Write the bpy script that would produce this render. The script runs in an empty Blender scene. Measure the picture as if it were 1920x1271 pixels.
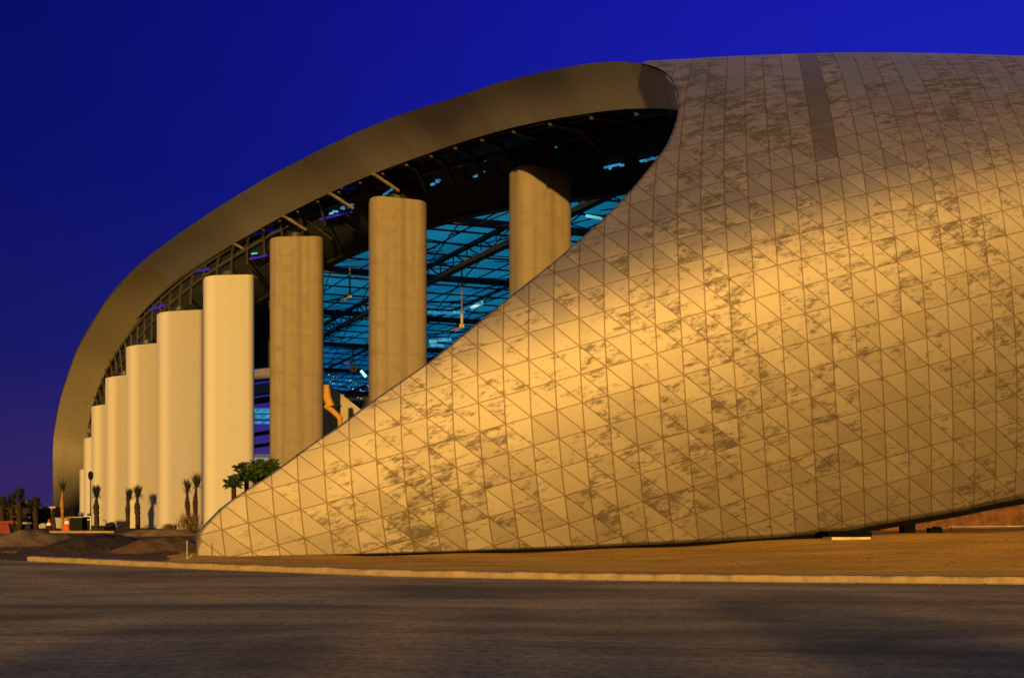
import bpy, bmesh, math, random
import numpy as np
from mathutils import Vector, Matrix
from mathutils.bvhtree import BVHTree
random.seed(7)
R = math.radians
S = bpy.context.scene
C = S.collection

# ------------------------------------------------------------------ camera, sky, sun, exposure
F, CX, HZ, EYE = 1600.0, 960.0, 962.0, 1.8          # focal length and horizon measured in photo pixels (1920 wide)
cam = bpy.data.objects.new('camera', bpy.data.cameras.new('camera'))
C.objects.link(cam); S.camera = cam
cam.location = (0, 0, EYE); cam.rotation_euler = (R(90), 0, 0)
cam.data.sensor_width = 36; cam.data.lens = F / 1920 * 36
cam.data.shift_y = (HZ - 635.5) / 1920
cam.data.clip_start = 0.1; cam.data.clip_end = 9000

SKY, SUN_EL, SUN_AZ = 0.78, 4.5, 1.5                            # sun low behind the camera, a touch to its left
W = bpy.data.worlds.new('World'); S.world = W; W.use_nodes = True
wt = W.node_tree; wn = wt.nodes; wl = wt.links
for n in list(wn): wn.remove(n)
out = wn.new('ShaderNodeOutputWorld'); bg = wn.new('ShaderNodeBackground')
sky = wn.new('ShaderNodeTexSky'); sky.sky_type = 'NISHITA'; sky.sun_disc = False
sky.sun_elevation = R(SUN_EL); sky.sun_rotation = R(180 + SUN_AZ)
sky.air_density = 1.0; sky.dust_density = 0.6; sky.ozone_density = 3.0
tc = wn.new('ShaderNodeTexCoord'); sep = wn.new('ShaderNodeSeparateXYZ')
wl.new(tc.outputs['Generated'], sep.inputs[0])
# clear dusk sky: violet at the horizon, deep blue above, darker to the left; the unseen zenith is lifted to light the shell top; the sun's own side keeps its warm glow
r1 = wn.new('ShaderNodeValToRGB'); cr = r1.color_ramp
cr.elements[0].position = 0.0; cr.elements[0].color = (0.100, 0.050, 0.31, 1)
cr.elements[1].position = 1.0; cr.elements[1].color = (0.22, 0.24, 0.40, 1)
for p, c in ((0.06, (0.075, 0.046, 0.33, 1)), (0.16, (0.026, 0.027, 0.36, 1)), (0.34, (0.0085, 0.0135, 0.36, 1)), (0.53, (0.0070, 0.0080, 0.33, 1)), (0.66, (0.080, 0.088, 0.31, 1))):
    e = cr.elements.new(p); e.color = c
wl.new(sep.outputs['Z'], r1.inputs[0])
def wrange(src, a, b, c, d):
    n = wn.new('ShaderNodeMapRange'); n.interpolation_type = 'SMOOTHSTEP'
    for k, q in enumerate((a, b, c, d)): n.inputs[k+1].default_value = q
    wl.new(src, n.inputs[0]); return n.outputs[0]
def wmix(mode, f, a, b):
    n = wn.new('ShaderNodeMix'); n.data_type = 'RGBA'; n.blend_type = mode
    for k, q in ((0, f), (6, a), (7, b)):
        if isinstance(q, (int, float, tuple)): n.inputs[k].default_value = q
        else: wl.new(q, n.inputs[k])
    return n.outputs[2]
side = wrange(sep.outputs['X'], -0.62, 0.50, 0.33, 1.22)
blue = wmix('MULTIPLY', 1.0, r1.outputs[0], side)
back = wrange(sep.outputs['Y'], 0.35, -0.55, 0.0, 1.0)
domec = wmix('MIX', wrange(sep.outputs['Z'], 0.05, 0.65, 0.0, 1.0), (0.042, 0.028, 0.016, 1), (0.050, 0.064, 0.185, 1))
dim = wmix('MIX', back, blue, domec)
glow = wmix('MULTIPLY', 1.0, sky.outputs[0], back)
glow = wmix('MULTIPLY', 1.0, glow, (0.10, 0.075, 0.05, 1))
wl.new(wmix('ADD', 1.0, dim, glow), bg.inputs[0]); wl.new(bg.outputs[0], out.inputs[0])
bg.inputs[1].default_value = SKY
sun = bpy.data.objects.new('sun', bpy.data.lights.new('sun', 'SUN')); C.objects.link(sun)
sun.data.energy = 5.0; sun.data.angle = R(1.2); sun.data.color = (1.0, 0.575, 0.125)
sun.rotation_euler = (R(90 - SUN_EL), 0, R(-SUN_AZ))
S.view_settings.view_transform = 'Standard'; S.view_settings.look = 'None'
S.view_settings.exposure = 0.4; S.view_settings.gamma = 1
S.cycles.max_bounces = 8; S.cycles.use_denoising = True

# ------------------------------------------------------------------ helpers
def pt(px, py, Y):                                   # the point at depth Y seen at a photo pixel
    return Vector(((px - CX) / F * Y, Y, EYE + (HZ - py) / F * Y))
def gx(px, Y): return (px - CX) / F * Y
def link(o, parent=None):
    C.objects.link(o)
    if parent: o.parent = parent
    return o
def tag(o, label=None, cat=None, group=None, kind=None):
    for k, v in (('label', label), ('category', cat), ('group', group), ('kind', kind)):
        if v: o[k] = v
    return o
def empty(name, loc, label, cat, group=None, rz=0):
    o = bpy.data.objects.new(name, None); o.location = loc; o.rotation_euler.z = rz
    o.empty_display_size = .2
    return tag(link(o), label, cat, group)
class MB:                                            # collects geometry, then links it as one mesh object
    def __init__(s): s.v = []; s.f = []; s.uv = []
    def quadgrid(s, rows, close=False):
        b = len(s.v); n = len(rows[0])
        for r in rows: s.v += [tuple(p) for p in r]
        for i in range(len(rows) - 1):
            for k in range(n if close else n - 1):
                k2 = (k + 1) % n
                s.f.append((b + i*n + k, b + i*n + k2, b + (i+1)*n + k2, b + (i+1)*n + k))
    def box(s, c, size, rz=0, top=1.0):
        x, y, z = (q / 2 for q in size); b = len(s.v); ca, sa = math.cos(rz), math.sin(rz)
        for dz in (-1, 1):
            t = 1 if dz < 0 else top
            for dx, dy in ((-1, -1), (1, -1), (1, 1), (-1, 1)):
                lx, ly = dx*x*t, dy*y*t
                s.v.append((c[0] + lx*ca - ly*sa, c[1] + lx*sa + ly*ca, c[2] + dz*z))
        for q in ((0,3,2,1),(4,5,6,7),(0,1,5,4),(1,2,6,5),(2,3,7,6),(3,0,4,7)): s.f.append(tuple(b+i for i in q))
    def bar(s, a, b_, w, h=None):                    # square bar between two points
        a, b_ = Vector(a), Vector(b_); d = b_ - a
        if d.length < 1e-6: return
        h = h or w; d.normalize()
        u = d.cross(Vector((0, 0, 1)))
        if u.length < 1e-3: u = Vector((1, 0, 0))
        u.normalize(); n = u.cross(d); k = len(s.v)
        for p in (a, b_):
            for e1, e2 in ((-1,-1),(1,-1),(1,1),(-1,1)): s.v.append(tuple(p + u*e1*w/2 + n*e2*h/2))
        for q in ((0,1,2,3),(7,6,5,4),(0,4,5,1),(1,5,6,2),(2,6,7,3),(3,7,4,0)): s.f.append(tuple(k+i for i in q))
    def tube(s, pts, rad, seg=8, cap=True):
        pts = [Vector(p) for p in pts]; k = len(s.v); n = len(pts)
        rad = rad if isinstance(rad, (list, tuple)) else [rad]*n
        for i, p in enumerate(pts):
            d = (pts[min(i+1, n-1)] - pts[max(i-1, 0)]).normalized()
            u = d.cross(Vector((0, 0, 1)))
            u = Vector((1, 0, 0)) if u.length < .05 else u.normalized()
            w = d.cross(u)
            for a in range(seg):
                t = 2*math.pi*a/seg; s.v.append(tuple(p + (u*math.cos(t) + w*math.sin(t))*rad[i]))
        for i in range(n-1):
            for a in range(seg):
                a2 = (a+1) % seg; s.f.append((k+i*seg+a, k+i*seg+a2, k+(i+1)*seg+a2, k+(i+1)*seg+a))
        if cap: s.f.append(tuple(k+a for a in range(seg))[::-1]); s.f.append(tuple(k+(n-1)*seg+a for a in range(seg)))
    def disc(s, c, axis, r0, r1, L, seg=20):
        c = Vector(c); ax = Vector(axis).normalized(); s.tube([c - ax*L/2, c + ax*L/2], [r0, r1], seg)
    def build(s, name, mat, parent=None, smooth=False, off=None):
        me = bpy.data.meshes.new(name); me.from_pydata(s.v, [], s.f)
        bm = bmesh.new(); bm.from_mesh(me); bmesh.ops.recalc_face_normals(bm, faces=bm.faces); bm.to_mesh(me); bm.free()
        if smooth:
            for p in me.polygons: p.use_smooth = True
        me.materials.append(mat)
        o = link(bpy.data.objects.new(name, me), parent)
        if parent is not None and off is None: o.matrix_parent_inverse = Matrix.Translation(-parent.location)
        return o
def interp(x, xs, ys): return float(np.interp(x, xs, ys))
def catmull(P, n):                                   # smooth curve through points
    P = [np.array(p, float) for p in P]; P = [2*P[0]-P[1]] + P + [2*P[-1]-P[-2]]; o = []
    for i in range(1, len(P)-2):
        for k in range(n):
            t = k/n; a, b, c, d = P[i-1:i+3]
            o.append(.5*((2*b) + (c-a)*t + (2*a-5*b+4*c-d)*t*t + (3*b-a-3*c+d)*t**3))
    o.append(P[-2]); return o

# ------------------------------------------------------------------ materials
class NT:
    def __init__(s, name):
        s.m = bpy.data.materials.new(name); s.m.use_nodes = True; s.t = s.m.node_tree; s.n = s.t.nodes
        s.b = s.n['Principled BSDF']
    def new(s, t, **k):
        n = s.n.new(t)
        for a, v in k.items(): setattr(n, a, v)
        return n
    def set(s, sock, v):
        if hasattr(v, 'is_output') or isinstance(v, bpy.types.NodeSocket): s.t.links.new(v, sock)
        else: sock.default_value = v
    def math(s, op, a, b=None, c=None, clamp=False):
        n = s.new('ShaderNodeMath', operation=op, use_clamp=clamp); s.set(n.inputs[0], a)
        if b is not None: s.set(n.inputs[1], b)
        if c is not None: s.set(n.inputs[2], c)
        return n.outputs[0]
    def ramp(s, v, lo, hi, a=0., b=1.):
        n = s.new('ShaderNodeMapRange', interpolation_type='SMOOTHSTEP'); s.set(n.inputs[0], v)
        for i, q in enumerate((lo, hi, a, b)): s.set(n.inputs[i+1], q)
        return n.outputs[0]
    def mix(s, f, a, b, mode='MIX'):
        n = s.new('ShaderNodeMix', data_type='RGBA', blend_type=mode)
        s.set(n.inputs[0], f); s.set(n.inputs[6], a); s.set(n.inputs[7], b); return n.outputs[2]
    def comb(s, x, y, z=0.):
        n = s.new('ShaderNodeCombineXYZ')
        for i, q in enumerate((x, y, z)): s.set(n.inputs[i], q)
        return n.outputs[0]
    def noise(s, vec, scale, detail=4, rough=.55, dist=0.):
        n = s.new('ShaderNodeTexNoise'); s.set(n.inputs['Vector'], vec); n.inputs['Scale'].default_value = scale
        n.inputs['Detail'].default_value = detail; n.inputs['Roughness'].default_value = rough
        n.inputs['Distortion'].default_value = dist; return n.outputs[0]
    def coord(s, which='Object', scale=(1, 1, 1)):
        n = s.new('ShaderNodeTexCoord'); m = s.new('ShaderNodeMapping'); m.inputs['Scale'].default_value = scale
        s.t.links.new(n.outputs[which], m.inputs[0]); return m.outputs[0]
    def bump(s, h, strength=.3, dist=.05, normal=None):
        n = s.new('ShaderNodeBump'); n.inputs['Strength'].default_value = strength; n.inputs['Distance'].default_value = dist
        s.set(n.inputs['Height'], h)
        if normal is not None: s.set(n.inputs['Normal'], normal)
        return n.outputs[0]
    def done(s, color=None, rough=None, metal=None, normal=None, spec=None):
        for k, v in (('Base Color', color), ('Roughness', rough), ('Metallic', metal), ('Normal', normal), ('Specular IOR Level', spec)):
            if v is not None: s.set(s.b.inputs[k], v)
        return s.m
def simple(name, col, rough=.6, metal=0., var=.25, scale=3., spec=.3, bump=0.):
    t = NT(name); v = t.coord('Object'); n = t.noise(v, scale, 5)
    lo = tuple(c*(1-var) for c in col) + (1,); hi = tuple(min(1, c*(1+var)) for c in col) + (1,)
    return t.done(t.mix(t.ramp(n, .3, .7), lo, hi), rough, metal, t.bump(n, bump, .03) if bump else None, spec)

def mat_shell():
    t = NT('anodised_panels'); uv = t.new('ShaderNodeUVMap'); sp = t.new('ShaderNodeSeparateXYZ')
    t.t.links.new(uv.outputs[0], sp.inputs[0]); u, v = sp.outputs[0], sp.outputs[1]
    def dist(x): return t.math('ABSOLUTE', t.math('SUBTRACT', t.math('FRACT', t.math('ADD', x, .5)), .5))
    w = t.math('ADD', u, v)
    hi = t.ramp(v, 10.5, 13.5, 1., 0.)               # above, the cladding runs in long strips without cross joints
    hid = t.ramp(v, 8.5, 11.5, 1., 0.)
    lu = t.ramp(dist(u), .016, .034, 1., 0.)
    lv = t.math('MULTIPLY', t.ramp(dist(v), .014, .030, 1., 0.), hi)
    lw = t.math('MULTIPLY', t.ramp(dist(w), .019, .040, 1., 0.), hid)
    line = t.math('MAXIMUM', t.math('MAXIMUM', lu, t.math('MULTIPLY', lv, .85)), t.math('MULTIPLY', lw, .9))
    fu, fv = t.math('FLOOR', u), t.math('FLOOR', v)
    vv = t.math('MULTIPLY', fv, t.math('LESS_THAN', v, 12.))
    tri = t.math('MULTIPLY', t.math('GREATER_THAN', t.math('ADD', t.math('FRACT', u), t.math('FRACT', v)), 1.), t.math('LESS_THAN', v, 10.))
    wn_ = t.new('ShaderNodeTexWhiteNoise', noise_dimensions='3D'); t.t.links.new(t.comb(fu, vv, tri), wn_.inputs[0])
    rv, rc = wn_.outputs[0], wn_.outputs[1]
    # cloud-like perforation pattern, cut off at panel joints
    vec = t.comb(t.math('ADD', t.math('MULTIPLY', u, .62), t.math('MULTIPLY', v, .22)), t.math('ADD', t.math('MULTIPLY', v, 1.75), t.math('MULTIPLY', u, -.10)))
    off_ = t.new('ShaderNodeVectorMath', operation='SCALE'); t.t.links.new(rc, off_.inputs[0]); off_.inputs['Scale'].default_value = .30
    va = t.new('ShaderNodeVectorMath', operation='ADD'); t.t.links.new(vec, va.inputs[0]); t.t.links.new(off_.outputs[0], va.inputs[1]); vec = va.outputs[0]
    n1 = t.noise(vec, 1.7, 9, .74, .25); n2 = t.noise(t.comb(u, v), .17, 3)
    n3 = t.noise(vec, 7.5, 6, .65, .2)
    lev = t.math('ADD', t.math('ADD', n1, t.math('MULTIPLY', t.math('SUBTRACT', n3, .5), .42)), t.math('MULTIPLY', t.math('SUBTRACT', n2, .5), .35))
    lev = t.math('ADD', lev, t.math('MULTIPLY', t.math('SUBTRACT', rv, .5), .13))
    lev = t.math('ADD', lev, t.ramp(v, 5., 12., 0., .05))
    # the first bays by the tip and along the eaves stay plain
    stain = t.math('MULTIPLY', t.ramp(lev, .495, .69), t.ramp(u, 1., 6., .35, 1.))
    plain = t.math('ADD', .89, t.math('MULTIPLY', rv, .22))
    base = t.mix(1., (.262, .226, .182, 1), t.comb(plain, plain, plain), 'MULTIPLY')
    base = t.mix(t.math('MULTIPLY', stain, .80), base, (.078, .062, .048, 1))
    # one strip of darker sheets near the crest
    st = t.math('MULTIPLY', t.math('COMPARE', fu, 25., .5), t.math('GREATER_THAN', v, 8.))
    st2 = t.math('MULTIPLY', t.math('COMPARE', fu, 29., .5), t.math('MULTIPLY', t.math('GREATER_THAN', v, 7.), t.math('LESS_THAN', v, 12.)))
    base = t.mix(t.math('MULTIPLY', st, .75), base, (.115, .095, .085, 1))
    base = t.mix(t.math('MULTIPLY', st2, .4), base, (.2, .16, .13, 1))
    base = t.mix(t.math('MULTIPLY', line, .76), base, (.10, .055, .022, 1))
    geo = t.new('ShaderNodeNewGeometry')
    tilt = t.new('ShaderNodeVectorMath', operation='SUBTRACT'); t.t.links.new(rc, tilt.inputs[0]); tilt.inputs[1].default_value = (.5, .5, .5)
    sc = t.new('ShaderNodeVectorMath', operation='SCALE'); t.t.links.new(tilt.outputs[0], sc.inputs[0]); sc.inputs['Scale'].default_value = .065
    ad = t.new('ShaderNodeVectorMath', operation='ADD'); t.t.links.new(geo.outputs['Normal'], ad.inputs[0]); t.t.links.new(sc.outputs[0], ad.inputs[1])
    nm = t.new('ShaderNodeVectorMath', operation='NORMALIZE'); t.t.links.new(ad.outputs[0], nm.inputs[0])
    h = t.math('SUBTRACT', t.math('MULTIPLY', n3, .05), line)
    tg = t.new('ShaderNodeTangent', direction_type='UV_MAP'); t.t.links.new(tg.outputs[0], t.b.inputs['Tangent']); t.b.inputs['Anisotropic'].default_value = .34   # sheets brushed along the courses
    return t.done(base, t.math('ADD', t.math('ADD', .59, t.math('MULTIPLY', stain, .06)), t.math('MULTIPLY', rv, .03)), .94, t.bump(h, .12, .04, nm.outputs[0]), .4)

def mat_concrete(name, col, joints=.25, streak=.3, dark=.55):
    t = NT(name); tcn = t.new('ShaderNodeTexCoord'); sp = t.new('ShaderNodeSeparateXYZ'); t.t.links.new(tcn.outputs['Object'], sp.inputs[0])
    x, y, z = sp.outputs
    def dist(q): return t.math('ABSOLUTE', t.math('SUBTRACT', t.math('FRACT', t.math('ADD', q, .5)), .5))
    a = t.noise(tcn.outputs['Object'], .8, 8, .65)
    s = t.noise(t.comb(t.math('MULTIPLY', x, 2.2), t.math('MULTIPLY', y, 2.2), t.math('MULTIPLY', z, .035)), 1., 5, .6)
    fine = t.noise(tcn.outputs['Object'], 9., 4)
    jz = t.ramp(dist(t.math('DIVIDE', z, 3.6)), .006, .014, 1., 0.)
    jx = t.ramp(dist(t.math('DIVIDE', x, 1.9)), .012, .026, 1., 0.)
    j = t.math('MULTIPLY', t.math('MAXIMUM', jz, t.math('MULTIPLY', jx, .7)), joints)
    d = tuple(c*dark for c in col) + (1,)
    base = t.mix(t.math('MULTIPLY', t.ramp(s, .38, .82), streak), col + (1,), d)
    base = t.mix(t.math('MULTIPLY', t.ramp(a, .45, .75), streak*.7), base, d)
    base = t.mix(t.math('MULTIPLY', t.ramp(fine, .4, .8), .12), base, d)
    base = t.mix(j, base, d)
    return t.done(base, .8, 0., t.bump(t.math('SUBTRACT', fine, j), .15, .03), .25)

def mat_ground(name, lo, hi, sx=.12, sy=.5, rough=.95, detail=None, bumpd=.06, spec=.1, bumps=.5):
    t = NT(name); tcn = t.new('ShaderNodeTexCoord'); sp = t.new('ShaderNodeSeparateXYZ'); t.t.links.new(tcn.outputs['Object'], sp.inputs[0])
    v = t.comb(t.math('MULTIPLY', sp.outputs[0], sx), t.math('MULTIPLY', sp.outputs[1], sy), sp.outputs[2])
    n = t.noise(v, 1., 7, .6, .6); g = t.noise(tcn.outputs['Object'], 6., 6, .7); p = t.noise(tcn.outputs['Object'], .11, 4)
    c = t.mix(t.ramp(t.math('ADD', t.math('MULTIPLY', n, .75), t.math('MULTIPLY', p, .25)), .34, .64), lo + (1,), hi + (1,))
    c = t.mix(t.math('MULTIPLY', t.ramp(g, .35, .75), .5), c, tuple(q*.55 for q in lo) + (1,))
    if detail:
        s = t.noise(tcn.outputs['Object'], 26., 3); c = t.mix(t.math('MULTIPLY', t.ramp(s, .62, .72), .6), c, detail + (1,))
    h = t.math('ADD', t.math('MULTIPLY', n, .6), t.math('MULTIPLY', g, .5))
    return t.done(c, rough, 0., t.bump(h, bumps, bumpd), spec)

def mat_road():
    t = NT('dusty_lot'); tcn = t.new('ShaderNodeTexCoord'); sp = t.new('ShaderNodeSeparateXYZ'); t.t.links.new(tcn.outputs['Object'], sp.inputs[0])
    x, y = sp.outputs[0], sp.outputs[1]
    big = t.noise(t.comb(t.math('MULTIPLY', x, .13), t.math('MULTIPLY', y, .28)), 1., 6, .66, .5)
    wy = t.math('ADD', y, t.math('MULTIPLY', t.noise(t.comb(t.math('MULTIPLY', x, .05), t.math('MULTIPLY', y, .05)), 1., 2), 7.))
    streak = t.noise(t.comb(t.math('MULTIPLY', x, .035), t.math('MULTIPLY', wy, 1.0)), 1., 6, .62, .15)
    rut = t.noise(t.comb(t.math('MULTIPLY', x, .02), t.math('MULTIPLY', wy, 4.5)), 1., 3, .5)
    gr = t.noise(tcn.outputs['Object'], 7., 7, .75); peb = t.noise(tcn.outputs['Object'], 24., 3)
    k = t.math('ADD', t.math('MULTIPLY', streak, .34), t.math('MULTIPLY', big, .66))
    c = t.mix(t.ramp(k, .36, .62), (.125, .102, .052, 1), (.44, .32, .135, 1))
    c = t.mix(t.math('MULTIPLY', t.ramp(rut, .50, .72), .28), c, (.075, .064, .050, 1))
    c = t.mix(t.math('MULTIPLY', t.ramp(gr, .40, .66), .62), c, (.085, .07, .048, 1))
    c = t.mix(t.math('MULTIPLY', t.ramp(peb, .60, .70), .5), c, (.34, .28, .19, 1))
    h = t.math('ADD', t.math('ADD', t.math('MULTIPLY', streak, .8), t.math('MULTIPLY', rut, .25)), t.math('MULTIPLY', gr, .45))
    return t.done(c, .95, 0., t.bump(h, .9, .07), .08)
def mat_band():
    t = NT('fascia_sheet'); uv = t.new('ShaderNodeUVMap'); sp = t.new('ShaderNodeSeparateXYZ'); t.t.links.new(uv.outputs[0], sp.inputs[0])
    u, v = sp.outputs[0], sp.outputs[1]
    wn_ = t.new('ShaderNodeTexWhiteNoise', noise_dimensions='1D'); t.t.links.new(t.math('FLOOR', t.math('MULTIPLY', u, 2.2)), wn_.inputs['W'])
    wn2 = t.new('ShaderNodeTexWhiteNoise', noise_dimensions='1D'); t.t.links.new(t.math('FLOOR', t.math('MULTIPLY', u, .6)), wn2.inputs['W'])
    k = t.math('ADD', .80, t.math('ADD', t.math('MULTIPLY', wn_.outputs[0], .12), t.math('MULTIPLY', wn2.outputs[0], .12)))
    d = t.math('ABSOLUTE', t.math('SUBTRACT', t.math('FRACT', t.math('ADD', t.math('MULTIPLY', u, 2.2), .5)), .5))
    k = t.math('SUBTRACT', k, t.math('MULTIPLY', t.ramp(d, .015, .05, 1., 0.), .08))
    g = t.noise(t.coord('Object'), 5., 5, .7)
    k = t.math('MULTIPLY', k, t.math('ADD', .88, t.math('MULTIPLY', g, .24)))
    return t.done(t.mix(1., (.41, .40, .40, 1), t.comb(k, k, k), 'MULTIPLY'), .6, .1, t.bump(g, .1, .03), .3)

def mat_film():
    t = NT('roof_film'); v = t.coord('Object'); n = t.noise(v, .12, 4)
    c = t.mix(t.ramp(n, .3, .7), (.004, .42, .64, 1), (.02, .62, .82, 1))
    tr = t.new('ShaderNodeBsdfTranslucent'); t.t.links.new(c, tr.inputs[0])
    gl = t.new('ShaderNodeBsdfGlossy'); gl.inputs['Roughness'].default_value = .35; gl.inputs[0].default_value = (.5, .7, .8, 1)
    mx = t.new('ShaderNodeMixShader'); mx.inputs[0].default_value = .06
    t.t.links.new(tr.outputs[0], mx.inputs[1]); t.t.links.new(gl.outputs[0], mx.inputs[2])
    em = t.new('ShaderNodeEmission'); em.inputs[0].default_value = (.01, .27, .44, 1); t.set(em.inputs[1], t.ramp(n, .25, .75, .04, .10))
    ad = t.new('ShaderNodeAddShader'); t.t.links.new(mx.outputs[0], ad.inputs[0]); t.t.links.new(em.outputs[0], ad.inputs[1])   # faint glow added to the film, as sky light alone leaves it dim
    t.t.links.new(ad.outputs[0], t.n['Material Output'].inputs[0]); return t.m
def mat_emit(name, col, strength):
    t = NT(name); t.b.inputs['Emission Color'].default_value = col + (1,); t.b.inputs['Emission Strength'].default_value = strength
    v = t.noise(t.coord('Object'), 1.2, 3)
    t.t.links.new(t.math('MULTIPLY', t.ramp(v, .3, .7, .35, 1.2), strength), t.b.inputs['Emission Strength'])
    return t.done(tuple(col) + (1,), .4)
def mat_leaf(name, a, b):
    t = NT(name); g = t.new('ShaderNodeNewGeometry'); c = t.mix(g.outputs['Random Per Island'], a + (1,), b + (1,))
    return t.done(c, .55, 0., None, .3)

M = dict(
 brush=mat_leaf('dry_stems', (.05, .03, .012), (.14, .085, .03)),
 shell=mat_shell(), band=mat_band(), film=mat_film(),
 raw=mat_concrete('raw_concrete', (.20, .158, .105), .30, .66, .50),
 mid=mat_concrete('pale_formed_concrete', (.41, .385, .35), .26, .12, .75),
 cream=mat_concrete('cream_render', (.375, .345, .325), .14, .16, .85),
 grey=mat_concrete('grey_concrete', (.30, .26, .20), .3, .4),
 kerb=mat_concrete('kerb_concrete', (.26, .185, .095), .6, .9, .5),
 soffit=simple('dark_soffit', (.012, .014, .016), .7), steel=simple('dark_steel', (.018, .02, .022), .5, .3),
 strut=simple('pale_steel', (.15, .12, .08), .5, .2), dark=simple('black_trim', (.003, .003, .003), .9, 0, .2, 3., .03),
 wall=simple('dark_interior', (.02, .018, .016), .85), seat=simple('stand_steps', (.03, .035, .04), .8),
 road=mat_road(),
 dirt=mat_ground('orange_dirt', (.42, .215, .026), (.70, .38, .050), .16, .8, bumpd=.12),
 ground=mat_ground('site_soil', (.09, .055, .025), (.17, .10, .045), .1, .3),
 pile=mat_ground('loose_soil', (.13, .085, .034), (.30, .19, .07), .9, .9, bumpd=.2, bumps=.9), darkpile=mat_ground('dark_soil', (.028, .02, .012), (.07, .048, .024), .9, .9, bumpd=.2, bumps=.9), redpile=mat_ground('red_soil', (.14, .075, .022), (.26, .14, .04), .9, .9, bumpd=.2, bumps=.9),
 trunk=simple('palm_trunk', (.030, .018, .009), .9, 0, .5, 8., .1, .6), leaf=mat_leaf('palm_leaf', (.012, .030, .008), (.05, .085, .018)),
 dleaf=mat_leaf('shaded_leaf', (.006, .010, .006), (.02, .024, .010)), paletrunk=simple('pale_palm_trunk', (.26, .13, .04), .9, 0, .35, 6., .1, .5),  # dark leaf colour carries the shade of the left-hand trees
 red=simple('red_plastic', (.11, .008, .008), .6), orange=simple('orange_plastic', (.46, .07, .010), .6),
 white=simple('white_paint', (.62, .60, .56), .5, 0, .1), black=simple('black_paint', (.008, .008, .009), .85, 0, .25, 3., .08),
 yellow=simple('yellow_paint', (.36, .19, .012), .45, 0, .15), glass=simple('dark_glass', (.01, .012, .016), .08, 0, .2, 1., .7),
 chrome=simple('bright_metal', (.6, .57, .5), .2, .9, .1), wood=simple('fence_timber', (.22, .10, .035), .8, 0, .4, 5.),
 rust=simple('brown_wall', (.095, .038, .013), .85, 0, .4, 2.5), pink=simple('pale_tape', (.26, .23, .19), .6),
 cyan=mat_emit('cyan_lamp', (.06, .42, .75), .45), spark=mat_emit('work_lamp', (.45, .9, 1.), 1.1), blue=mat_emit('sky_slit_blue', (.02, .015, .8), .07),
)

# ------------------------------------------------------------------ ground, road, kerb
def ring_sheet(name, xs, ys, zf, mat, kind='structure'):
    mb = MB(); mb.quadgrid([[(x, y, zf(x, y)) for x in xs] for y in ys]); o = mb.build(name, mat, None, True); o['kind'] = kind; return o
ring_sheet('ground', [-4000, -800, -200, 0, 200, 800, 4000], [-900, -100, 0, 50, 200, 900, 5000], lambda x, y: 0., M['ground'])
KP = [(-900, 1012), (-200, 1030), (52, 1052), (370, 1067), (560, 1074), (744, 1081), (1128, 1088), (1512, 1092), (1860, 1095), (2300, 1098.5), (3200, 1103)]
KL = []
for px, py in KP:
    Y = EYE*F/(py - HZ); KL.append((gx(px, Y), Y))
KX = [k[0] for k in KL]; KY = [k[1] for k in KL]
def kerb_y(x): return interp(x, KX, KY)
# the road: an uneven dirt lane up to the kerb
xs = list(np.linspace(-75, 45, 90)); rows = []
for t in np.linspace(0, 1, 46):
    rows.append([(x, -40 + (kerb_y(x) - .02 + 40)*t, .004 + .02*math.sin(x*.35+t*9)*math.sin(t*23)*(1-t)+.02*(1-t)) for x in xs])
mb = MB(); mb.quadgrid(rows); o = mb.build('road', M['road'], None, True); o['kind'] = 'structure'
rk = []
kx0 = gx(50, EYE*F/(1052-HZ))
for x in np.linspace(kx0, 40, 420):
    y = kerb_y(x); j = .012*math.sin(x*3.1) + .010*math.sin(x*7.7) + random.uniform(-.008, .008)
    rk.append([(x, y + j*.5, -.05), (x, y + j, .155 + j*.4), (x, y + .03, .185 + j*.4), (x, y + .38, .19), (x, y + .40, -.05)])
mb = MB(); mb.quadgrid(rk); mb.f.append((0, 1, 2, 3, 4)); mb.build('kerb', M['kerb'])['kind'] = 'structure'

# ------------------------------------------------------------------ the stadium
stadium = empty('stadium', (0, 60, 0), 'huge stadium with a curved triangular panelled metal shell, sweeping arch and tall concrete columns', 'stadium')
# the shell is charted by its panel joints: i counts upright joints from the tip, j counts course joints
PXC = [366.0,-61.24,144.73,-4.57,6.25,1598.27,23.05,-243.16,5.02,-148.3,60.32,52.18,206.48,-56.1,-160.58]
PYC = [1004.78,-525.39,44.78,22.49,23.02,-381.76,-83.84,-190.09,68.63,-134.81,153.44,156.91,134.94,-55.99,-22.47]
def chart(i, j):
    a_, b_ = i/32., j/10.; x = y = 0.; k = 0
    for a in range(5):
        for b in range(5):
            if a + b <= 4:
                q = a_**a * b_**b; x += PXC[k]*q; y += PYC[k]*q; k += 1
    return x, y
def lean_int(q):                                     # integral of sin(lean) over courses; leans in below, back above
    q0 = 0.; s = 0.; n = 24; d = q/n
    for k in range(n):
        m = (k+.5)*d
        ph = min(60., 4.6*m + .32*m*m) if m > 0 else -19*(1-math.exp(m/5.))
        s += math.sin(R(ph))*d
    return s
def depth(i, j): return 35.6 - .16*i + .0032*i*i + 1.25*lean_int(j - 4.2*(1-math.exp(-i/10.)))
JT = 7.0
CI = [12, 16, 17, 18, 19, 20, 22, 24, 26, 28, 30, 32, 34, 35, 40, 46]
CPX = [1070, 1205, 1239, 1271, 1300, 1333, 1397, 1461, 1527, 1592, 1657, 1725, 1792, 1822, 1985, 2180]
CPY = [121, 115, 113, 111.5, 110, 107.5, 104.5, 102, 100, 98.5, 98.5, 99.5, 101, 102, 106, 113]
JC, JB = 17.0, 30.0
def pj(i, j):
    x, y = chart(i, j); return pt(x, y, depth(i, j))
_cache = {}
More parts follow.
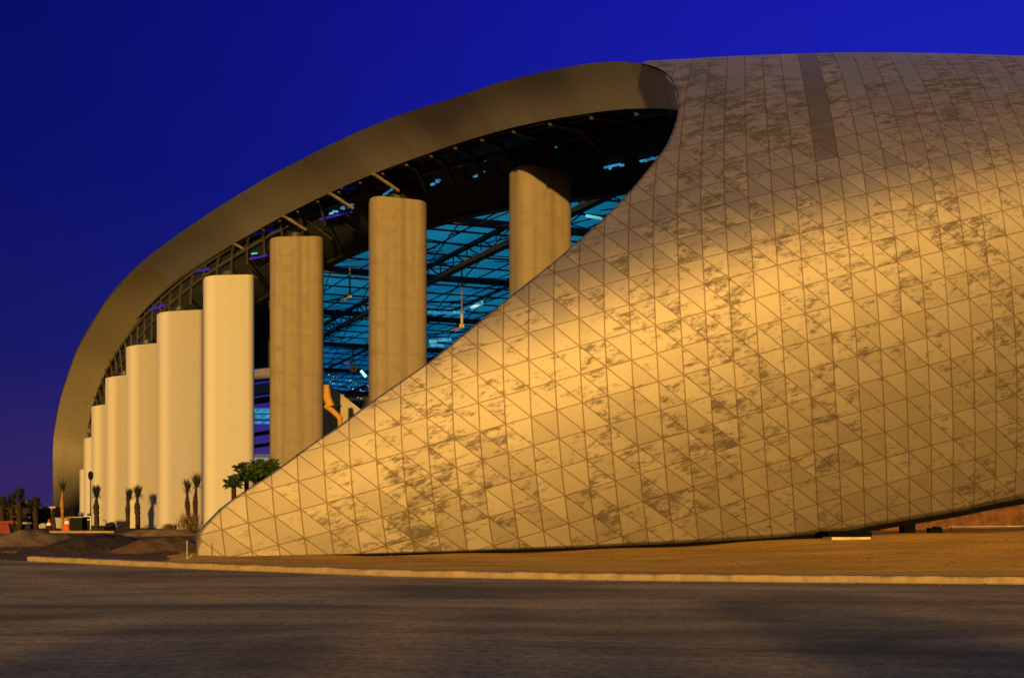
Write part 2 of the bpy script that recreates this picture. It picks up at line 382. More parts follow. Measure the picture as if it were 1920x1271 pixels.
def prof(i):
    i = round(i, 4)
    if i not in _cache:
        a = pj(i, JT); ta = (pj(i, JT+.15) - pj(i, JT-.15))/.3
        Yc = depth(i, JT) + 6.2
        c = pt(interp(i, CI, CPX), interp(i, CI, CPY), Yc)
        ray = (c - Vector((0, 0, EYE))).normalized(); d = Vector((.265, .964, 0))
        tc_ = (d*.5 + Vector((ray.x, ray.y, 0)).normalized()*.5).normalized()
        tc_ = (tc_ + Vector((0, 0, ray.z/math.hypot(ray.x, ray.y)))).normalized()*1.15
        e = c + d*14 + Vector((0, 0, 3.2)); te = d*1.0 + Vector((0, 0, -.02))
        _cache[i] = (a, ta, c, tc_, e, te)
    return _cache[i]
def herm(p, m, q, n, t, L):
    t2, t3 = t*t, t*t*t
    return p*(2*t3-3*t2+1) + m*L*(t3-2*t2+t) + q*(3*t2-2*t3) + n*L*(t3-t2)
def SP(i, j):
    if i > 35:                                       # beyond the frame the shell runs on in the same sweep
        a = SP0(35, j); return a + (a - SP0(34.5, j))*2*(i-35)
    return SP0(i, j)
def SP0(i, j):
    if j <= JT: return pj(i, j)
    a, ta, c, tc_, e, te = prof(i)
    if j <= JC: return herm(a, ta, c, tc_, (j-JT)/(JC-JT), JC-JT)
    return herm(c, tc_, e, te, (j-JC)/(JB-JC), JB-JC)
def proj(p): return (CX + F*p[0]/p[1], HZ - F*(p[2]-EYE)/p[1])
EDGE = [(365.5,1001),(379,987),(398,967),(420,945),(462,918),(509,887),(557,852),(570,841),(634,800),(672,770),(724,734),(764,706),(800,682),(847,644),(904,598),(944,566),(994,526),(1040,490),(1088,448),(1127,414),(1160,381),(1195,343),(1228,302),(1248,276),(1260,250),(1269.5,222),(1273,196),(1268,166),(1256,143),(1240,131),(1224,124.5),(1200,119)]
def invert(px, py, i, j):                            # chart coordinates of an outline point
    for _ in range(40):
        p0 = proj(SP(i, j)); p1 = proj(SP(i+.02, j)); p2 = proj(SP(i, j+.02))
        J = np.array([[(p1[0]-p0[0])/.02, (p2[0]-p0[0])/.02], [(p1[1]-p0[1])/.02, (p2[1]-p0[1])/.02]])
        r = np.array([px-p0[0], py-p0[1]])
        try: s = np.linalg.solve(J, r)
        except np.linalg.LinAlgError: break
        s = np.clip(s, -1., 1.); i += float(s[0]); j += float(s[1])
        i = min(max(i, -2), 46)
        j = min(max(j, -12), JC+1.5)
        if abs(r).max() < .05: break
    return i, j, abs(r).max()
EJ = []; gi, gj = 0., 0.
for (ex, ey) in EDGE:
    gi, gj, err = invert(ex, ey, gi, gj); EJ.append((gi, gj))
    if err > 2: print('edge', ex, ey, round(gi, 2), round(gj, 2), round(err, 2))
BOT = [(370,1043.5),(560,1041),(744,1037),(937,1031),(1128,1024.5),(1310,1016),(1440,1008.5),(1512,1002),(1590,995),(1632,986),(1700,975),(1800,958),(1866,943.5),(1920,934),(2020,912),(2140,885)]
BJ = []; gi, gj = 0., -.8
for (ex, ey) in BOT:
    gi, gj, err = invert(ex, ey, gi, gj); BJ.append((gi, gj))
EJ = [BJ[0]] + EJ
JD = BJ[0][1]
ejs = [e[1] for e in EJ]; eis = [e[0] for e in EJ]
for k in range(1, len(ejs)): ejs[k] = max(ejs[k], ejs[k-1] + .02)
JTOP = JB
ejs += [JTOP]; eis += [eis[-1] + 7]
bis = [b[0] for b in BJ]; bjs = [b[1] for b in BJ]
while bis[-1] > 35: bis.pop(); bjs.pop()
sl_ = (bjs[-1]-bjs[-3])/(bis[-1]-bis[-3]); bis += [45, 62]; bjs += [bjs[-1] + sl_*(45-bis[-3])*.8, bjs[-1] + sl_*(45-bis[-3])*.8 - 1]
IMAX = bis[-1]
def sm(j):                                           # smoothed left limit
    return sum(interp(j + d, ejs, eis) for d in (-.12, 0, .12))/3 if j > 3 else interp(j, ejs, eis)
n = 230
us = [k/n for k in range(n+1)]; V = []; UV = []; FACES = []
jrow = [JD + (0)*0] + list(np.arange(math.ceil(JD*4)/4 + .25, JTOP + .01, .25))
for j in jrow:
    il = sm(j)
    for s in us:
        i = il + (IMAX - il)*s; V.append(SP(i, j)); UV.append((i, j))
nr = len(jrow)
for r in range(nr-1):
    for k in range(n): FACES.append((r*(n+1)+k, r*(n+1)+k+1, (r+1)*(n+1)+k+1, (r+1)*(n+1)+k))
m = 30; prev = list(range(n+1)); il0 = sm(jrow[0])
for q in range(1, m+1):
    cur = []
    for s in us:
        i = il0 + (IMAX - il0)*s; jb = interp(i, bis, bjs); j = jrow[0] + (jb - jrow[0])*q/m
        cur.append(len(V)); V.append(SP(i, j)); UV.append((i, j))
    for k in range(n): FACES.append((cur[k], cur[k+1], prev[k+1], prev[k]))
    prev = cur
me = bpy.data.meshes.new('metal_shell'); me.from_pydata([tuple(v) for v in V], [], FACES)
ul = me.uv_layers.new(name='UVMap')
for l in me.loops: ul.data[l.index].uv = UV[l.vertex_index]
for p in me.polygons: p.use_smooth = True
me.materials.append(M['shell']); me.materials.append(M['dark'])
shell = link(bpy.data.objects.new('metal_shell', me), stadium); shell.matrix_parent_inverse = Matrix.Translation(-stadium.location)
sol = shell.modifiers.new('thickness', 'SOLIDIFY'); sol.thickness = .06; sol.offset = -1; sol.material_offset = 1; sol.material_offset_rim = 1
shell['label'] = 'pale metal shell of triangular panels with dark cloudy stains'
# black strip standing in for the dark gap under the eaves, deeper towards the right
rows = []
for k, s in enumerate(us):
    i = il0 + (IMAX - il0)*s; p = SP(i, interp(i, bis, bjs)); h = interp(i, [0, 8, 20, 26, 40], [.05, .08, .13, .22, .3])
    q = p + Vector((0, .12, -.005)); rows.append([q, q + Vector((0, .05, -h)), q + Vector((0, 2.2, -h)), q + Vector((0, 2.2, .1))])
mb = MB(); mb.quadgrid(rows); mb.build('eaves_gap_strip', M['dark'], stadium)

# berm of bare dirt between the kerb and the shell
def berm_z(px): return interp(px, [300, 700, 1000, 1300, 1560, 1700, 1920, 2300], [.0, .05, .18, .45, .80, .92, 1.05, 1.2])
rows = []
for px in np.linspace(262, 2500, 156):
    xk = None; r = []; fd = min(1, max(0, (px-262)/130.)); fd = fd*fd*(3-2*fd)
    for t in np.linspace(0, 1, 22):
        Yk = 24.
        for _ in range(8): Yk = kerb_y(gx(px, Yk))
        Y = Yk + .39 + (46 - Yk)*t; z = berm_z(px)
        zz = .12 + (z - .12)*min(1, t/.52)**1.25 + .035*math.sin(px*.021 + t*17)*math.sin(t*3.14)
        if t < .02: zz = .17
        r.append((gx(px, Y), Y, max(zz, .02)*fd - .03*(1-fd)))
    rows.append(r)
mb = MB(); mb.quadgrid(rows); mb.build('dirt_bank', M['dirt'], None, True)['kind'] = 'structure'

# arch: outer and inner edge of the sweeping fascia
PAIR = [((1200,119),(1236,204)),((1128,117),(1172,205)),((1044,130),(1096,214)),((944,153),(998,231)),((844,186),(897,257)),((744,217.5),(800,289)),((650,257),(703,325)),((569,297),(620,361)),((487,341),(533,404)),((392,400),(440,456)),((308,458),(352,509)),((252,504),(295,553)),((204,556),(246,600)),((170,608),(210,645)),((145,653),(184,687)),((128,698),(166,727)),((112,750),(153,771)),((103,798),(144,810)),((99,834),(140,846)),((98.5,880),(139,885)),((99,930),(139,932)),((100,985),(139,985))]
AYX = [99, 103, 112, 128, 145, 170, 204, 252, 308, 392, 487, 569, 650, 744, 844, 944, 1044, 1128, 1200, 1240]
AYV = [150, 147, 140, 131, 123.5, 115, 106, 97, 89.5, 80.5, 72.5, 67, 62.3, 57.6, 53.2, 50, 47.6, 46, 44.6, 43.6]
for px_ in ((1200, 119), (1240, 131), (1268, 166), (1272, 205)):
    pass
def shell_depth(px, py, g): 
    i, j, e = invert(px, py, *g); return SP(i, j)[1]
Yr = [shell_depth(1200, 119, (16, 16)), shell_depth(1240, 131, (17, 15)), shell_depth(1268, 166, (18.5, 13.5)), shell_depth(1273, 200, (19, 12.5))]
print('shell depth at arch end', [round(q, 2) for q in Yr])
OUT, INN = [], []
PAIRS = [((1273,203),(1273.5,208)), ((1268,166),(1270,207)), ((1240,131),(1258,205))] + PAIR
for k, (a, b) in enumerate(PAIRS):
    if k == 0: ya = Yr[3]; yb = ya + .3
    elif k == 1: ya = Yr[2] + .05; yb = ya + 2.2
    elif k == 2: ya = Yr[1] + .05; yb = ya + 3.6
    else:
        ya = interp(a[0], AYX, AYV) if k < len(PAIRS)-3 else 150.3; 
        w_ = min(1, max(0, (a[0]-620)/580.)); ya += (Yr[0] + .05 - AYV[-2])*w_*w_*(3-2*w_) if k < len(PAIRS)-3 else 0
        yb = None
    OUT.append(pt(*a, ya)); INN.append(yb)
SD = Vector((-math.sin(R(SUN_AZ))*math.cos(R(SUN_EL)), -math.cos(R(SUN_AZ))*math.cos(R(SUN_EL)), math.sin(R(SUN_EL))))   # towards the sun
OFF = []
for k, (a, b) in enumerate(PAIRS):
    tg = OUT[min(k+1, len(OUT)-1)] - OUT[max(k-1, 0)]; best = None
    for q in np.arange(.3, 22, .1):
        nn = tg.cross(pt(*b, OUT[k].y + q) - OUT[k]).normalized()
        if nn.dot(OUT[k] - Vector((0, 0, EYE))) > 0: nn = -nn
        e = abs(nn.dot(SD) - (.05 if k > 2 else .03))
        if best is None or e < best[0]: best = (e, q)
    OFF.append(best[1])
OFF[0] = .3; OFF[1] = min(OFF[1], 1.6); OFF[2] = min(OFF[2], OFF[3])
print('arch offsets', [round(float(q), 1) for q in OFF], [round(q.y, 1) for q in OUT])
OFF = OFF[:2] + [float(np.mean(OFF[max(2, k-1):k+2])) for k in range(2, len(OFF))]
INN = [pt(*PAIRS[k][1], OUT[k].y + OFF[k]) for k in range(len(PAIRS))]
OC = [Vector(q) for q in catmull(OUT, 8)]; IC = [Vector(q) for q in catmull(INN, 8)]
V = []; UV = []; FACES = []; nb = 9
for k, (a, b) in enumerate(zip(OC, IC)):
    for q in range(nb):
        t = q/(nb-1); p = a.lerp(b, t); p.y += .10*math.sin(math.pi*t); p.z += .05*math.sin(math.pi*t)   # a shallow hollow
        V.append(p); UV.append((k/8., t))
for k in range(len(OC)-1):
    for q in range(nb-1): FACES.append((k*nb+q, k*nb+q+1, (k+1)*nb+q+1, (k+1)*nb+q))
me = bpy.data.meshes.new('arch_fascia'); me.from_pydata([tuple(v) for v in V], [], FACES)
ul = me.uv_layers.new(name='UVMap')
for l in me.loops: ul.data[l.index].uv = UV[l.vertex_index]
for p in me.polygons: p.use_smooth = True
me.materials.append(M['band']); o = link(bpy.data.objects.new('arch_fascia', me), stadium); o.matrix_parent_inverse = Matrix.Translation(-stadium.location)
o['label'] = 'brown sweeping arch fascia along the edge of the roof'

# columns: px left, px right, top py, depth, turn, finish
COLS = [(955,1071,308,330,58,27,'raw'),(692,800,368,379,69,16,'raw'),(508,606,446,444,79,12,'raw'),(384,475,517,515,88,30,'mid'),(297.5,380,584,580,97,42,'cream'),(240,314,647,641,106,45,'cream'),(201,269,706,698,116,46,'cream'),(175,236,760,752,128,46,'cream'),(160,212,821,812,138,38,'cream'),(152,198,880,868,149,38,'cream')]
COLP = []
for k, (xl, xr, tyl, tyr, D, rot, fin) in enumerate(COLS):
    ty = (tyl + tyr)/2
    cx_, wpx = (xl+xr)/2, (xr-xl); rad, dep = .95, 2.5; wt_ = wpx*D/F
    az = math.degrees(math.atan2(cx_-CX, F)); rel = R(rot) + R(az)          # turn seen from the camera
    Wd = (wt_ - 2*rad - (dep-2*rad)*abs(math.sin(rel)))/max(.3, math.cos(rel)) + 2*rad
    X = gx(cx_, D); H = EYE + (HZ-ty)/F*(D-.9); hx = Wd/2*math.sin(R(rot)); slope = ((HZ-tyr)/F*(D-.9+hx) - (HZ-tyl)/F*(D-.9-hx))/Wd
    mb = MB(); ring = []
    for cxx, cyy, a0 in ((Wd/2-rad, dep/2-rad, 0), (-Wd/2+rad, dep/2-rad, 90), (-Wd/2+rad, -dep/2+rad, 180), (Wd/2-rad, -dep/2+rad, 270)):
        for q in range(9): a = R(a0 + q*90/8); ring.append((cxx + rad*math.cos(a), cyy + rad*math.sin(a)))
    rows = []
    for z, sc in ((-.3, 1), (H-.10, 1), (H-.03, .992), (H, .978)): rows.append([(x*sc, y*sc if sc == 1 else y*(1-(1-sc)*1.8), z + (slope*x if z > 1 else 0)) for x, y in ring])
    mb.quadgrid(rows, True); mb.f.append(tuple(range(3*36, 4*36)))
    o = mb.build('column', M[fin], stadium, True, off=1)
    o.data.polygons[-1].use_smooth = False
    o.location = Vector((X, D, 0)) - stadium.location; o.rotation_euler.z = R(rot)
    COLP.append((X, D, H, rot))
    if fin == 'raw': o['label'] = 'raw brown concrete column streaked with stains'
    elif fin == 'mid': o['label'] = 'pale concrete column with formwork panel marks'
    else: o['label'] = 'smooth cream column'
    b = MB(); b.tube([(0, 0, H-.02), (0, 0, H+.22), (0, 0, H+.25), (0, 0, H+.5)], [1.1, 1.1, .8, .8], 16)
    bo = b.build('bearing', M['steel'], o, False, off=1)
# notch box on the eighth column top
X, D, H, rot = COLP[7]
# dark soffit from arch to column heads, then on to the ring beam
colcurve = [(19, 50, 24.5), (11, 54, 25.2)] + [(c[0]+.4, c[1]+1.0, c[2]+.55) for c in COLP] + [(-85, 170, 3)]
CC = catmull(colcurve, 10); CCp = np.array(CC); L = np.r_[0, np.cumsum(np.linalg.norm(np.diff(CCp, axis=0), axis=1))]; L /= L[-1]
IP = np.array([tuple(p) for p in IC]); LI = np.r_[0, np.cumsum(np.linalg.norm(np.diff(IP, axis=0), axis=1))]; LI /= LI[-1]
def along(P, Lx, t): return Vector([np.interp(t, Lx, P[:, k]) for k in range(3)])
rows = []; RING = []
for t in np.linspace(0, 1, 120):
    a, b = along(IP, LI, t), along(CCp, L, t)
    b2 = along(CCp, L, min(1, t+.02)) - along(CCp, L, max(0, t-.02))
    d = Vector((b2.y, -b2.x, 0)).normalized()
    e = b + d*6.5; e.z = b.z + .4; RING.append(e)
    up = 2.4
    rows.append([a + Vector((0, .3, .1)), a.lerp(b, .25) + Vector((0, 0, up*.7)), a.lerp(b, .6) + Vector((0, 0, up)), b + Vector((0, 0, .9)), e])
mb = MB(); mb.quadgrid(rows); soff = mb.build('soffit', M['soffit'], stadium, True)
bvh = BVHTree.FromPolygons([Vector(v) for v in mb.v], mb.f)
def hit(px, py, back=.25):
    d = Vector(((px-CX)/F, 1, (HZ-py)/F)).normalized(); h = bvh.ray_cast(Vector((0, 0, EYE)), d)
    return (h[0] - d*back) if h[0] else None
# roof deck above, closing the shell's back and the arch's outer edge
rows = []
for t in np.linspace(0, 1, 100):
    OP = np.array([tuple(p) for p in OC]); LO = np.r_[0, np.cumsum(np.linalg.norm(np.diff(OP, axis=0), axis=1))]; LO /= LO[-1]
    a, b = along(OP, LO, t), along(np.array([tuple(r) for r in RING]), np.linspace(0, 1, 120), t)
    rows.append([a + Vector((0, .1, .02)), a.lerp(b, .12) + Vector((0, 0, .42)), a.lerp(b, .5) + Vector((0, 0, 1.6)), b + Vector((0, 0, 2.0))])
mb = MB(); mb.quadgrid(rows); mb.build('roof_deck', M['shell'] if False else M['grey'], stadium, True)
# ring beam along the front of the film roof
mb = MB()
for k in range(0, 118, 2):
    a, b = RING[k], RING[k+2 if k+2 < 120 else 119]
    mb.bar(a + Vector((0, 0, .9)), b + Vector((0, 0, .9)), .9, 2.2)
mb.build('ring_beam', M['steel'], stadium)

# ETFE-like film roof with girders and purlins
ZR = 31.2
def ring_at(t): return along(np.array([tuple(r) for r in RING]), np.linspace(0, 1, 120), t)
def roof_z(x, y): 
    s = max(0., (-x - 30)/60); return ZR - 6*s*s - .00035*max(0, y-90)**2
rows = []
for t in np.linspace(0, .60, 60):
    a = ring_at(t); r = []
    for q in np.linspace(0, 1, 40):
        x = a.x + (10 + 10*t)*q; y = a.y + (255 - a.y)*q
        x = a.x*(1-q) + (a.x*1.35+18)*q
        z = max(roof_z(x, y), a.z + .4 if q == 0 else 0)
        r.append((x, y, z))
    rows.append(r)
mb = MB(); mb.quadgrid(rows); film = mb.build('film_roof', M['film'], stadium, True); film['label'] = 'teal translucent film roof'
fb = BVHTree.FromPolygons([Vector(v) for v in mb.v], mb.f)
def under(x, y, dz):
    h = fb.ray_cast(Vector((x, y, -5)), Vector((0, 0, 1)))
    return Vector((x, y, h[0].z - dz)) if h[0] else None
A = Vector((.55, -.835, 0)); B = Vector((.966, .26, 0))
def runs(p0, d, dz, step=2.0, n=130):
    cur = []; out_ = []
    for k in range(-n, n):
        q = under(p0.x + d.x*k*step, p0.y + d.y*k*step, dz)
        if q: cur.append(q)
        elif cur: out_.append(cur); cur = []
    if cur: out_.append(cur)
    return [r for r in out_ if len(r) > 2]
base = Vector((0, 86, 0)); nA = Vector((.835, .55, 0))
for k in range(-7, 6):
    p0 = base + nA*(k*12.5); g = MB()
    for r in runs(p0, A, 0, 3.0):
        for a, b in zip(r[:-1], r[1:]):
            if k % 2 == 0:
                g.bar(a - Vector((0,0,.25)), b - Vector((0,0,.25)), .45, .4); g.bar(a - Vector((0,0,2.0)), b - Vector((0,0,2.0)), .55, .5)
                g.bar(a - Vector((0,0,.25)), b - Vector((0,0,2.0)), .14); g.bar(b - Vector((0,0,.25)), b - Vector((0,0,2.0)), .14)
            else:
                g.bar(a - Vector((0,0,.2)), b - Vector((0,0,.2)), .3, .3)
    if g.v: g.build('girder', M['steel'], stadium)
nB = Vector((-.26, .966, 0))
for k in range(-14, 44):
    p0 = base + nB*(k*4.1)
    for r in runs(p0, B, .12, 3.0):
        g = MB()
        for a, b in zip(r[:-1], r[1:]):
            if k % 5 == 0: g.bar(a - Vector((0,0,.35)), b - Vector((0,0,.35)), .5, .7)
            else: g.bar(a, b, .13, .18)
        g.build('cross_beam' if k % 5 == 0 else 'purlin', M['steel'], stadium)
C2 = Vector((.30, -.954, 0)); nC = Vector((.954, .30, 0))
for dd, nn, sp_, w_ in ((A, nA, 3.4, .11), (C2, nC, 5.3, .10)):
    for k in range(-28, 20):
        for r in runs(base + nn*(k*sp_), dd, .5, 3.0):
            g = MB()
            for a, b in zip(r[:-1], r[1:]): g.bar(a, b, w_)
            g.build('rafter', M['steel'], stadium)
# slender tie rods fanning below the film
g = MB(); rr = random.Random(3)
for k in range(320):
    x = rr.uniform(-45, 22); y = rr.uniform(78, 190); a = under(x, y, .3)
    if not a: continue
    ang = rr.choice((.9, 1.0, 2.2, .75)) + rr.uniform(-.1, .1); Ln = rr.uniform(7, 14)
    b = under(x + Ln*math.cos(ang), y - Ln*math.sin(ang), rr.uniform(1.2, 3.0))
    if b: g.bar(a, b, .1)
g.build('tie_rods', M['steel'], stadium)['kind'] = 'stuff'
# hanging rods with work lights
for (px, y0, y1, D) in ((656, 498, 556, 98), (866, 508, 612, 88), (929, 372, 392, 82), (662, 640, 676, 112)):
    a, b = pt(px, y0, D), pt(px, y1, D); g = MB(); g.bar(a, b, .16)
    o = g.build('hanging_rod', M['steel'], stadium)
    g = MB(); c = b.lerp(a, .22); g.bar(c, b, .26); g.bar(b, b + Vector((-1.0, -.6, -.55)), .12); g.bar(b, b + Vector((-.7, -.3, -.6)), .12); g.box(b, (.5, .4, .35))
    lo = g.build('lamp_head', M['strut'], o)
    lo.matrix_parent_inverse = Matrix.Identity(4)
# purlins and rafters on the soffit, seen as slightly paler lines
g = MB()
for t in np.linspace(.02, .98, 46):
    a, b = along(IP, LI, t), along(CCp, L, min(1, t+.004))
    p1, p2, p3 = a + Vector((0,.4,.0)), a.lerp(b, .5) + Vector((0, 0, .8)), b + Vector((0, 0, .4))
    g.bar(p1, p2, .22, .3); g.bar(p2, p3, .22, .3); g.bar(p2, p3 + Vector((2.5, 1, -.2)), .14)
for f_ in (.2, .42, .7):
    prev = None
    for t in np.linspace(.0, 1, 60):
        a, b = along(IP, LI, t), along(CCp, L, t); p = a.lerp(b, f_) + Vector((0, 0, 1.2*math.sin(math.pi*f_)))
        if prev: g.bar(prev, p, .25, .35)
        prev = p
g.build('soffit_truss', simple('truss_steel', (.034, .031, .028), .7), stadium)
# struts from the arch's inner edge into the roof
SI = [5, 6, 7, 8, 9, 10, 11, 12, 13, 14, 15, 16, 17, 18, 19, 20, 21]
for k in range(9, 22):
    a = INN[k]
    for t_ in (0, 1):
        g = MB(); b = a + (Vector((.9, 1.2, -.05)) if t_ == 0 else Vector((1.7, 1.2, -.95 if k < 15 else -.5)))
        g.bar(a + Vector((-.15, .1, .0)), b, .26 if t_ == 0 else .2)
        g.build('strut', M['strut'], stadium)
# thin cyan roof lights; blue bars glow in place of sky seen through slits
LITS = [((1185,233),(1212,226),5,'cyan'),((1208,231),(1232,225),6,'cyan'),((1242,228),(1268,222),4,'cyan'),((1199,303),(1230,297),4,'cyan'),((1132,315),(1164,308),4,'cyan'),((912,297),(921,294),5,'cyan'),((929,294),(943,291),4,'cyan'),((944,287),(978,282),4,'cyan'),((980,280),(991,276),5,'cyan'),((1082,254),(1090,251),3,'cyan'),((858,311),(866,307),3,'cyan'),((873,308),(882,305),3,'cyan'),((643,392),(660,386),4,'cyan'),((624,396),(634,397),4,'cyan'),((718,366),(732,357),3,'cyan'),
        ((462,440),(516,430),6,'blue'),((600,412),(660,397),5,'blue'),((360,510),(392,505),6,'blue'),((280,582),(308,573),6,'blue'),((468,486),(506,478),4,'blue'),((640,352),(668,352),6,'blue'),((900,264),(912,262),3,'cyan'),((572,390),(584,382),3,'cyan'),((472,476),(482,475),3,'cyan')]
rl = random.Random(12)
for (x0, y0, x1, y1, n_) in ((1182,236,1268,222,9),(1196,304,1232,296,4),(856,313,992,277,10),(616,399,664,384,6),(712,370,736,357,4),(780,352,830,338,4),(1128,318,1166,308,3),(1060,262,1100,250,3),(880,332,905,326,3),(560,392,590,380,4),(1010,282,1050,272,3)):
    for _ in range(n_):
        t = rl.random(); w_ = rl.uniform(3, 9); x = x0 + (x1-x0)*t; y = y0 + (y1-y0)*t + rl.uniform(-3, 3); sl = (y1-y0)/(x1-x0)
        LITS.append(((x, y), (x + w_, y + w_*sl), rl.uniform(2.2, 4.2), 'cyan'))
for (a, b, th, mt) in LITS:
    p, q = hit(*a, .5), hit(*b, .5)
    if p and q:
        g = MB(); g.bar(p, q, th*.55*p.y/F, th*.9*p.y/F); g.build('roof_glow_strip', M[mt], stadium)
# broken strip of clerestory lamps and glazing deep inside
for (x0, x1, y, h, D, mt) in ((804,818,586,5,110,'cyan'),(823,828,587,4,110,'cyan'),(832,846,587,5,110,'cyan'),(850,870,586,5,110,'cyan'),(806,818,640,7,126,'cyan'),(822,846,637,6,126,'cyan'),(807,832,648,5,126,'cyan'),(1100,1126,405,5,74,'cyan'),(477,505,770,9,170,'cyan'),(477,505,781,8,170,'cyan'),(478,505,792,5,170,'cyan')):
    a, b = pt(x0, y, D), pt(x1, y+ (0 if x1 < 1000 else 5), D-1); g = MB(); g.bar(a, b, .3, h*D/F); g.build('strip_light', M[mt], stadium)
g = MB(); g.bar(pt(882, 579, 107), pt(906, 567, 107), .4); g.build('strip_light', M['cyan'], stadium)
# far end: glazed film wall under the roof
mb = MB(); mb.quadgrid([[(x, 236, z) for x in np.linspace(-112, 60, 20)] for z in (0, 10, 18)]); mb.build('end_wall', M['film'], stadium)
g = MB()
for x in np.linspace(-112, 54, 22): g.bar((x, 235.4, 0), (x + 6, 235.4, 18), .5)
for z in (4, 9, 14, 17.6): g.bar((-112, 235.2, z), (60, 235.2, z), .5)
g.build('end_wall_frame', M['steel'], stadium)
# dark upper wall and stands inside
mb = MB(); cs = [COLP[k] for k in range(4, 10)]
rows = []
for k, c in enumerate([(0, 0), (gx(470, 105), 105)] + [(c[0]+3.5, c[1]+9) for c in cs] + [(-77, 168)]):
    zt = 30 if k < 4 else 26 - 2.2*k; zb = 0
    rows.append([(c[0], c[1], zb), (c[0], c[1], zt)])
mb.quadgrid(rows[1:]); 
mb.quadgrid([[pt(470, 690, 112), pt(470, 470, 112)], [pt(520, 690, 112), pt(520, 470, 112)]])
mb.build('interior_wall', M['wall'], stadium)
for (z0, h, mt) in ((694, 24, 'grey'), (722, 22, 'grey'), (748, 10, 'wall'), (812, 6, 'wall'), (835, 5, 'wall')):
    g = MB(); a = pt(472, z0 + h/2, 150); b = pt(512, z0 + h/2 - 6, 150); g.bar(a, b, 2, h*150/F*.8); g.build('balcony_front', simple('balcony_grey', (.10, .10, .13), .7) if mt == 'grey' else M['wall'], stadium)
# seating stand with small lamps
mb = MB(); rows = []
for k in range(26):
    z = 4 + k*.75; y = 118 + k*1.35
    for dz in (0, .72): rows.append([(x, y + (0 if dz == 0 else .02), z + dz) for x in np.linspace(-34, 0, 24)])
mb.quadgrid(rows); mb.build('seating_stand', M['seat'], stadium)
g = MB(); rr = random.Random(5)
for k in range(26):
    px = rr.uniform(612, 692); py = 700 + (px-612)*.28 + rr.choice((0, 3, 14, 15, 30))+rr.uniform(-1.5, 1.5); p = pt(px, py, 104); g.box(p, (.05*rr.uniform(.6, 2.6), .05, .05))
g.build('work_lights', M['spark'], stadium)['kind'] = 'stuff'
g = MB(); g.box(pt(663, 692, 103), (.75, .5, .7)); g.disc(pt(663, 692, 102.7), (0, 1, 0), .38, .38, .1); g.build('lamp_housing', M['yellow'], stadium)
g = MB(); g.bar(pt(677, 695, 102), pt(686, 706, 102), .35); g.build('work_lamp', M['spark'], stadium)
# sloping concrete raker wall and dark frames
D = 86; mb = MB(); poly = [pt(608, 716, D), pt(626, 728, D), pt(690, 778, D), pt(690, 996, D), pt(600, 996, D)]
b0 = len(mb.v)
for p in poly: mb.v.append(tuple(p))
for p in poly: mb.v.append(tuple(p + Vector((0, .6, 0))))
np_ = len(poly); mb.f.append(tuple(range(np_))); mb.f.append(tuple(range(np_, 2*np_))[::-1])
for k in range(np_): mb.f.append((k, (k+1) % np_, np_ + (k+1) % np_, np_ + k))
mb.build('raker_wall', M['grey'], stadium)

# roof film must also close above the far shell: posts under the eaves
g = MB(); g.box((gx(1701, 37.6), 37.6, 1.25), (.5, .5, 1.4)); g.build('support_post', M['dark'], stadium)
g = MB(); a = pt(1594, 1012, 34.2); g.box((a.x, 34.6, a.z), (1.55, 1.0, .24)); g.build('footing', simple('pale_footing', (.40, .33, .19), .7), stadium)
g = MB(); a = pt(1592, 1001, 34.5); g.box((a.x, 34.9, a.z), (1.75, 1.0, .2)); g.build('bearing_pad', M['dark'], stadium)
# ------------------------------------------------------------------ things on the site
def frond(mb, p, az, el, Ln, wid, droop, seg=6, fan=False, rr=random):
    d = Vector((math.cos(az)*math.cos(el), math.sin(az)*math.cos(el), math.sin(el))); side = d.cross(Vector((0, 0, 1))).normalized()
    pts = []; cur = Vector(p)
    for k in range(seg+1):
        pts.append(cur.copy()); cur = cur + d*(Ln/seg); d = (d + Vector((0, 0, -droop/seg))).normalized()
    for k in range(seg):
        t = (k+.5)/seg; w = wid*math.sin(math.pi*min(1, t*.85+.12))
        for s in (-1, 1):
            for q in range(2):
                a = pts[k].lerp(pts[k+1], q*.5); b = a + (pts[k+1]-pts[k])*.35
                tip = a + (pts[k+1]-pts[k])*1.3 + side*s*w*rr.uniform(.8, 1.15) + Vector((0, 0, -w*.45))
                i0 = len(mb.v); mb.v += [tuple(a), tuple(b), tuple(tip)]; mb.f.append((i0, i0+1, i0+2))
def fan_leaf(mb, c, az, el, r, rr):
    d = Vector((math.cos(az)*math.cos(el), math.sin(az)*math.cos(el), math.sin(el))); side = d.cross(Vector((0, 0, 1))).normalized(); up = side.cross(d)
    for k in range(15):
        a = (k-7)/7*1.8; dr = d*math.cos(a) + side*math.sin(a); L_ = r*rr.uniform(.8, 1.05)*(.75+.25*math.cos(a))
        n_ = up*.05 + (side*math.cos(a) - d*math.sin(a))*.034*r*2
        m_ = c + dr*L_*.55; tip = c + dr*L_ + Vector((0, 0, -.22*r))
        i0 = len(mb.v); mb.v += [tuple(c), tuple(m_ + n_), tuple(tip), tuple(m_ - n_)]; mb.f.append((i0, i0+1, i0+2, i0+3))
